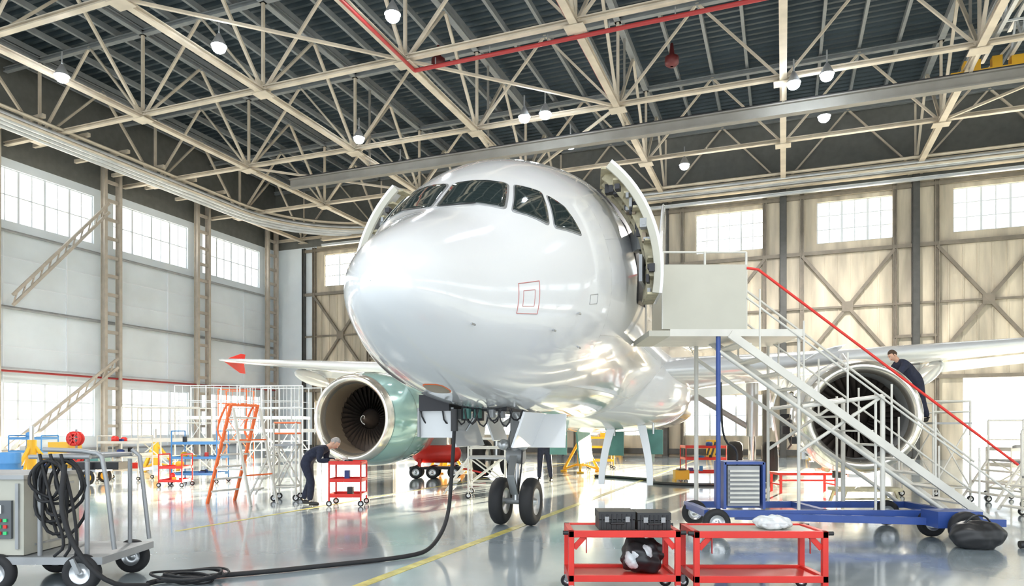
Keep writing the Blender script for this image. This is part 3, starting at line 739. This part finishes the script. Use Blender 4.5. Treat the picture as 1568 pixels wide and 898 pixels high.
def stand(name,x,y,w,dep,hp,hr,mat,rz=0,step=4,railmat=None,run=None):
    mb=MB(); railmat=railmat or mat
    for i in(0,w):
        for j in(0,dep): mb.tube((i,j,.08),(i,j,hr),.022,mat); mb.wheel((i,j,.07),(0,1,0),.07,.04)
    mb.b2((-.02,-.02,hp-.04),(w+.02,dep+.02,hp),m_grey)
    for z in(hr,(hr+hp)/2):
        mb.tube((0,0,z),(w,0,z),.018,railmat); mb.tube((0,dep,z),(w,dep,z),.018,railmat); mb.tube((w,0,z),(w,dep,z),.018,railmat)
    for z in(.3,): 
        for j in(0,dep): mb.tube((0,j,z),(w,j,z),.018,mat)
        for i in(0,w): mb.tube((i,0,z),(i,dep,z),.018,mat)
    for j in(0,dep): mb.tube((0,j,.3),(w,j,hp),.016,mat); mb.tube((w,j,.3),(0,j,hp),.016,mat)
    run=run or hp*.6
    if step:
        for j in(0,dep): mb.beam((0,j,hp),(-run,j,.1),.05,.03,mat)
        for k in range(step):
            t=(k+1)/(step+1); mb.beam((-run*t,0,hp*(1-t)),(-run*t,dep,hp*(1-t)),.16,.03,mat)
    return mb.build(name,loc=(x,y,0),rz=rz)
stand('platform_ladder',-5.0,14.75,.45,.5,1.2,1.65,m_white,rz=.1,step=4,run=.5,railmat=m_orange)
stand('work_platform',8.75,14.6,.75,1.3,1.66,2.1,m_white,rz=-.05,step=0)
stand('work_platform',9.9,13.6,1.1,1.0,.9,1.7,m_white,step=3)
stand('work_platform',-.95,15.3,.8,1.1,.9,1.3,m_white,step=4)
stand('work_platform',9.0,11.4,1.4,1.0,.7,1.5,m_white,step=3)
def scaffold(name,x,y,L,dep,z,hr,mat,rz):
    mb=MB()
    n=int(L/1.2)
    for i in range(n+1):
        for j in(0,dep): mb.tube((i*1.2,j,0),(i*1.2,j,hr),.025,mat)
        if i<n:
            mb.tube((i*1.2,0,.1),(i*1.2+1.2,0,z),.018,mat); mb.tube((i*1.2,dep,z),(i*1.2+1.2,dep,.1),.018,mat)
            for k in range(3): mb.tube((i*1.2+.3*(k+1),0,z),(i*1.2+.3*(k+1),0,hr),.01,mat)
    for zz in(z*.5,hr,(hr+z)/2):
        for j in(0,dep): mb.tube((0,j,zz),(L,j,zz),.02,mat)
    mb.b2((-.05,-.05,z-.12),(L+.05,dep+.05,z),mat)
    return mb.build(name,loc=(x,y,0),rz=rz)
scaffold('scaffold_platform',-13.2,27.5,4.8,1.6,2.0,3.2,m_rail,.05)
scaffold('scaffold_platform',-9.6,24.8,2.4,1.4,1.5,3.0,m_rail,-.2)
scaffold('scaffold_platform',-12.5,22.5,2.4,1.2,1.2,2.2,m_white,.1)
scaffold('scaffold_platform',-12.8,30.6,1.2,1.2,2.0,3.2,m_orange,.1)
def cart(name,x0,x1,y0,y1,h,mat,levels,stuff=0,tray=m_grey):
    mb=MB()
    for x in(x0,x1):
        for y in(y0,y1): mb.tube((x,y,.1),(x,y,h),.018,mat); mb.wheel((x,y,.06),(0,1,0),.06,.035)
    for z in levels:
        mb.b2((x0,y0,z-.015),(x1,y1,z),tray)
        for y in(y0,y1): mb.b2((x0,y-.01,z-.02),(x1,y+.01,z+.05),mat)
        for x in(x0,x1): mb.b2((x-.01,y0,z-.02),(x+.01,y1,z+.05),mat)
    mb.tube((x0,y0,h),(x0,y1,h),.018,mat); mb.tube((x1,y0,h),(x1,y1,h),.018,mat)
    rnd=random.Random(int(abs(x0)*100)%997)
    cl=[m_red,m_blue,m_grey,m_yel,m_white,m_black,m_lblue]
    for i in range(stuff):
        z=rnd.choice(levels); w=rnd.uniform(.08,.22); hh=rnd.uniform(.06,.22); xx=rnd.uniform(x0+.1,x1-.2-.05); yy=rnd.uniform(y0+.05,max(y0+.06,y1-.25))
        if rnd.random()<.5: mb.b2((xx,yy,z),(xx+w,yy+w,z+hh),rnd.choice(cl))
        else: mb.lathe([(0,0),(0,w/2),(hh*.8,w/2),(hh,w/4),(hh,0)],(xx+w/2,yy+w/2,z),(0,0,1),rnd.choice(cl),12)
    return mb.build(name)
cart('parts_cart',-3.58,-2.96,13.75,14.3,.86,m_red,(.2,.5,.84),4,m_red)
cart('parts_cart',-9.15,-8.55,18.2,18.8,.85,m_red,(.15,.5),3,m_red)
cart('shelf_cart',-9.4,-8.15,19.4,20.2,1.45,m_lblue,(.25,.7,1.1),9)
cart('shelf_cart',-12.1,-10.9,20.5,21.3,1.3,m_white,(.3,.75,1.1),9)
cart('shelf_cart',-15.4,-14.4,21.5,22.3,1.3,m_lblue,(.3,.8,1.2),9)
cart('shelf_cart',10.8,12.0,15.2,16.0,1.1,m_white,(.3,.7,1.05),6)
cart('shelf_cart',5.2,6.4,21.0,21.7,1.0,m_red,(.2,.6,.95),5)
mb=MB(); mb.b2((-12.6,18.9,.35),(-11.2,19.7,.45),m_grey); mb.b2((-12.55,19.0,.45),(-12.0,19.6,1.15),m_yel)
mb.b2((-11.7,19.0,.45),(-11.2,19.6,.85),m_green)
for z in(.75,1.25):
    for h in(-.08,.08): mb.lathe([(h,.12),(h,.2),(h+.02,.2),(h+.02,.12)],(-11.75,18.9,z),(0,1,0),m_red,24)
    mb.lathe([(-.08,.15),(.08,.15)],(-11.75,18.9,z),(0,1,0),m_red,24)
    for k in range(3): mb.beam((-11.75-.18*math.cos(k*1.05),18.8,z-.18*math.sin(k*1.05)),(-11.75+.18*math.cos(k*1.05),18.8,z+.18*math.sin(k*1.05)),.02,.03,m_red)
mb.tube((-11.75,18.95,.45),(-11.75,18.95,1.5),.03,m_grey)
for x in(-12.4,-11.4):
    for y in(18.9,19.7): mb.wheel((x,y,.2),(0,1,0),.2,.12,hub=m_yel)
mb.build('hose_reel_cart')
def jack(name,x,y,h,mat):
    mb=MB(); mb.tube((0,0,.2),(0,0,h*.75),.12,mat,16); mb.tube((0,0,h*.75),(0,0,h),.06,m_alu,12)
    for k in range(3):
        a=2*math.pi*k/3+.4; p=V((.7*math.cos(a),.7*math.sin(a),.08)); mb.tube(p,(0,0,h*.7),.05,mat); mb.tube(p,(0,0,.3),.04,mat); mb.lathe([(0,0),(0,.12),(.05,.12),(.06,0)],(p.x,p.y,0),(0,0,1),mat,14)
    mb.build(name,loc=(x,y,0))
jack('tripod_jack',-13.6,19.9,1.6,m_yel); jack('tripod_jack',-12.8,25.2,1.5,m_yel); jack('tripod_jack',2.4,24.5,1.7,m_yel); jack('tripod_jack',-2.3,24.0,1.6,m_yel)
mb=MB(); mb.lathe([(0,0),(0,.29),(.02,.3),(.3,.29),(.32,.305),(.34,.29),(.6,.29),(.62,.305),(.64,.29),(.88,.29),(.9,.27),(.9,0)],(-13.2,18.4,0),(0,0,1),m_lblue,32); mb.build('blue_drum')
mb=MB(); c=V((-2.3,21.5,.75)); mb.lathe([(-.75,0),(-.73,.12),(-.66,.22),(-.55,.28),(.55,.28),(.66,.22),(.73,.12),(.75,0)],c,(1,0,0),m_red,32)
for x in(-.5,.5): mb.b2((c.x+x-.05,c.y-.25,.3),(c.x+x+.05,c.y+.25,.6),m_red)
mb.b2((c.x-.8,c.y-.28,.28),(c.x+.8,c.y+.28,.36),m_dark)
for x in(-.6,-.1,.55):
    for y in(-.32,.32): mb.wheel(c+V((x,y,-.55)),(0,1,0),.2,.12)
mb.b2((c.x-.2,c.y-.1,1.0),(c.x+.3,c.y+.15,1.25),m_grey); mb.beam((c.x+.8,c.y,.3),(c.x+1.5,c.y-.1,.15),.05,.05,m_red)
mb.build('compressor_tank_trailer')
mb=MB(); mb.b2((4.7,20.2,.05),(5.1,20.5,.32),m_yel); mb.beam((4.7,20.2,.03),(4.7,20.5,.03),.06,.06,m_yel); mb.b2((4.78,20.15,.32),(5.0,20.45,.36),m_black); mb.build('wheel_chock')
mb=MB()
mb.b2((6.6,14.2,.25),(7.9,14.7,.32),m_primer)
for x in(6.75,7.75):
    for y in(14.2,14.7): mb.beam((x,y,.27),(x+(.1 if x>7 else -.1),y,0.0),.05,.05,m_primer)
mb.b2((6.7,14.25,.08),(7.8,14.3,.12),m_primer); mb.build('engine_trestle')
mb=MB(); mb.b2((6.3,16.6,.42),(7.7,17.2,.48),m_red)
for x in(6.35,7.65):
    for y in(16.6,17.2): mb.beam((x,y,0.0),(x,y,.42),.05,.05,m_red)
    mb.beam((x,16.6,.2),(x,17.2,.2),.04,.04,m_red)
mb.tube((6.3,16.6,.3),(7.7,16.6,.3),.02,m_red); mb.build('red_trestle')
mb=MB(); pts=[(2.6,22,.04),(3.4,21.2,.04),(4.2,20.2,.04),(3.7,19.2,.04),(5.0,18.4,.04),(6.0,18.9,.04)]; mb.pipe(pts,.04,m_black,smooth=3); mb.build('ground_hose')
cart('shelf_cart',2.9,3.8,26.2,26.9,1.2,m_yel,(.3,.8,1.15),5)
cart('shelf_cart',12.6,13.8,16.6,17.4,1.4,m_grey,(.3,.9,1.3),6)

# ------------------------------------------------------------------ people
def skinmesh(name,verts,edges,radii,mat,parent,sub=2,root=0):
    me=bpy.data.meshes.new(name); me.from_pydata([tuple(v) for v in verts],edges,[]); me.materials.append(mat)
    ob=bpy.data.objects.new(name,me); bpy.context.collection.objects.link(ob); ob.parent=parent
    sk=ob.modifiers.new('skin','SKIN'); sk.use_smooth_shade=True
    if not me.skin_vertices:
        bpy.context.view_layer.objects.active=ob; ob.select_set(True); bpy.ops.mesh.customdata_skin_add()
    for i,r in enumerate(radii):
        sv=me.skin_vertices[0].data[i]; sv.radius=(r,r) if not hasattr(r,'__len__') else r; sv.use_root=(i==root)
    ss_=ob.modifiers.new('sub','SUBSURF'); ss_.levels=sub; ss_.render_levels=sub
    return ob
def person(name,J,face,hair):
    e=empty(name,(J['pelvis'][0],J['pelvis'][1],0)); o=V(e.location)
    J={k:V(v)-o for k,v in J.items()}
    names=['pelvis','waist','chest','neckb','sl','el','wl','sr','er','wr','hl','kl','al','tl','hr','kr','ar','tr']
    P=dict(J); P['waist']=(J['pelvis']+J['chest'])/2; P['neckb']=J['neck']
    vs=[P[n] for n in names]
    ed=[(0,1),(1,2),(2,3),(2,4),(4,5),(5,6),(2,7),(7,8),(8,9),(0,10),(10,11),(11,12),(0,14),(14,15),(15,16)]
    rad=[.15,.145,.165,.075,.085,.062,.045,.085,.062,.045,.11,.08,.065,.04,.11,.08,.065,.04]
    keep=[0,1,2,3,4,5,6,7,8,9,10,11,12,14,15,16]; mp={k:i for i,k in enumerate(keep)}
    skinmesh('overalls',[vs[k] for k in keep],[(mp[a],mp[b]) for a,b in ed],[rad[k] for k in keep],m_cloth,e)
    for a,t in(('al','tl'),('ar','tr')):
        A=J[a];Tt=J[t]; d=(Tt-A); d.z=0; d.normalize(); base=A.copy(); base.z=Tt.z
        vs=[base-d*.05+V((0,0,.045)),base+d*.07+V((0,0,.04)),base+d*.19+V((0,0,.032)),A+V((0,0,0))]
        skinmesh('shoe',vs,[(0,1),(1,2),(0,3)],[.045,.045,.032,.045],m_shoe,e)
    for w,el in(('wl','el'),('wr','er')):
        W=J[w]; d=(W-J[el]).normalized(); side=d.cross(V((0,0,1))); side=side.normalized() if side.length>.1 else V((1,0,0)); dn=d.cross(side).normalized()
        if dn.z>0: dn=-dn
        vs=[W-d*.01,W+d*.05,W+d*.085];ed=[(0,1),(1,2)];rd=[.026,.034,.032]
        for i,(o2,L) in enumerate(((-.03,.07),(-.01,.08),(.01,.075),(.03,.06))):
            b=len(vs); p=W+d*.095+side*o2
            vs+=[p,p+d*L*.45+dn*L*.15,p+d*L*.75+dn*L*.5]; ed+=[(2,b),(b,b+1),(b+1,b+2)]; rd+=[.009,.009,.008]
        b=len(vs); p=W+d*.04-side*.035; vs+=[p,p+d*.035-side*.02+dn*.02,p+d*.06-side*.02+dn*.04]; ed+=[(1,b),(b,b+1),(b+1,b+2)]; rd+=[.011,.010,.009]
        skinmesh('hand',vs,ed,rd,m_skin,e,1)
    F=V(face).normalized(); up=(J['head']-J['neck']).normalized(); up=(up+V((0,0,.3))).normalized(); F=(F-up*F.dot(up)).normalized(); X=F.cross(up).normalized()
    R=Matrix((X,F,up)).transposed()
    mb=MB(); C=J['head']
    def hf(v):
        v=v.copy()
        if v.z<0: v.x*=1-.28*(-v.z/.12); v.y=v.y*(1-.1*(-v.z/.12))+(.012*(-v.z/.12))
        return v
    mb.sphere(C,(.076,.094,.12),m_skin,R=R,n=24,m=16,fn=hf)
    mb.tube(J['neck']-up*.03,C-up*.06-F*.01,.055,m_skin,14)
    mb.add([C+R@V(q) for q in((-.008,.09,.015),(.008,.09,.015),(-.017,.088,-.03),(.017,.088,-.03),(0,.118,-.025))],[(0,1,4),(0,4,2),(1,3,4),(2,4,3)],m_skin)
    for sx in(-1,1):
        mb.sphere(C+R@V((sx*.03,.083,.012)),(.012,.009,.008),m_white,R=R,n=10,m=6); mb.sphere(C+R@V((sx*.03,.090,.012)),(.005,.004,.005),m_black,R=R,n=8,m=6)
        mb.sphere(C+R@V((sx*.077,-.005,-.002)),(.01,.02,.032),m_skin,R=R,n=10,m=6)
        mb.box(C+R@V((sx*.03,.089,.032)),(.026,.008,.006),hair,R)
    mb.box(C+R@V((0,.086,-.058)),(.04,.01,.008),m_dred,R)
    def hh(v):
        v=v.copy()
        if v.y>.03 and v.z<.055: v*=.85
        if v.z<-.03: v*=.84
        return v
    mb.sphere(C+R@V((0,-.009,.010)),(.080,.098,.120),hair,R=R,n=24,m=16,fn=hh)
    mb.build('head',e)
    return e
def toes(J,d):
    for a,t in(('al','tl'),('ar','tr')): 
        J[t]=(J[a][0]+d[0]*.15,J[a][1]+d[1]*.15,J[a][2]-.09)
J=dict(pelvis=(-4.13,14.0,.92),chest=(-3.82,13.98,1.12),neck=(-3.64,13.98,1.18),head=(-3.52,13.97,1.24),
 sl=(-3.74,14.17,1.12),el=(-3.76,14.22,.90),wl=(-3.56,14.15,.90),sr=(-3.74,13.79,1.12),er=(-3.78,13.72,.90),wr=(-3.58,13.80,.90),
 hl=(-4.11,14.09,.86),kl=(-4.05,14.13,.48),al=(-4.20,14.15,.10),hr=(-4.11,13.9,.86),kr=(-3.96,13.87,.48),ar=(-3.98,13.85,.10))
toes(J,(1,-.1)); person('mechanic',J,(1,-.15,-.8),m_hairg)
x,y=.92,20.1
J=dict(pelvis=(x,y,.95),chest=(x-.02,y-.05,1.30),neck=(x-.03,y-.06,1.47),head=(x-.05,y-.09,1.60),
 sl=(x+.18,y-.05,1.38),el=(x+.22,y-.15,1.12),wl=(x+.05,y-.34,1.18),sr=(x-.22,y-.05,1.38),er=(x-.27,y-.15,1.12),wr=(x-.14,y-.36,1.2),
 hl=(x+.1,y,.88),kl=(x+.15,y-.03,.48),al=(x+.2,y,.10),hr=(x-.1,y,.88),kr=(x-.12,y-.03,.48),ar=(x-.14,y,.10))
toes(J,(-.2,-1)); person('mechanic',J,(-.6,-1,-.2),m_hair)
x,y,b=8.83,15.2,1.66
J=dict(pelvis=(x-.1,y,b+.9),chest=(x-.38,y-.05,b+1.22),neck=(x-.54,y-.07,b+1.35),head=(x-.64,y-.08,b+1.44),
 sl=(x-.44,y-.24,b+1.24),el=(x-.62,y-.28,b+1.02),wl=(x-.86,y-.25,b+1.06),sr=(x-.46,y+.14,b+1.24),er=(x-.62,y+.16,b+1.05),wr=(x-.84,y+.1,b+1.1),
 hl=(x-.08,y-.09,b+.84),kl=(x-.02,y-.1,b+.46),al=(x+.08,y-.12,b+.10),hr=(x-.08,y+.09,b+.84),kr=(x+.08,y+.1,b+.46),ar=(x+.2,y+.1,b+.10))
toes(J,(-1,0)); person('mechanic',J,(-1,-.1,-.6),m_hair)

# ------------------------------------------------------------------ light
w=bpy.data.worlds.new('sky'); bpy.context.scene.world=w; w.use_nodes=True
bg=w.node_tree.nodes['Background']; bg.inputs['Color'].default_value=(.86,.94,1,1); bg.inputs['Strength'].default_value=2.4
az=math.radians(30); el=math.radians(6.5)
sd=V((math.sin(az)*math.cos(el),math.cos(az)*math.cos(el),math.sin(el)))
l=bpy.data.lights.new('sun','SUN'); l.energy=115; l.angle=math.radians(.8); l.color=(1,.84,.58)
so=bpy.data.objects.new('sun',l); bpy.context.collection.objects.link(so); so.rotation_euler=sd.to_track_quat('Z','Y').to_euler(); so.location=(30,60,30)
# ------------------------------------------------------------------ camera
cam=bpy.data.cameras.new('camera'); co=bpy.data.objects.new('camera',cam); bpy.context.collection.objects.link(co)
co.location=(0,0,1.55); co.rotation_euler=(math.pi/2,0,0); cam.sensor_width=36; cam.lens=36*1076/1568; cam.shift_y=206/1568; cam.clip_end=500
bpy.context.scene.camera=co
bpy.context.scene.view_settings.view_transform='Standard'
bpy.context.scene.view_settings.exposure=.18
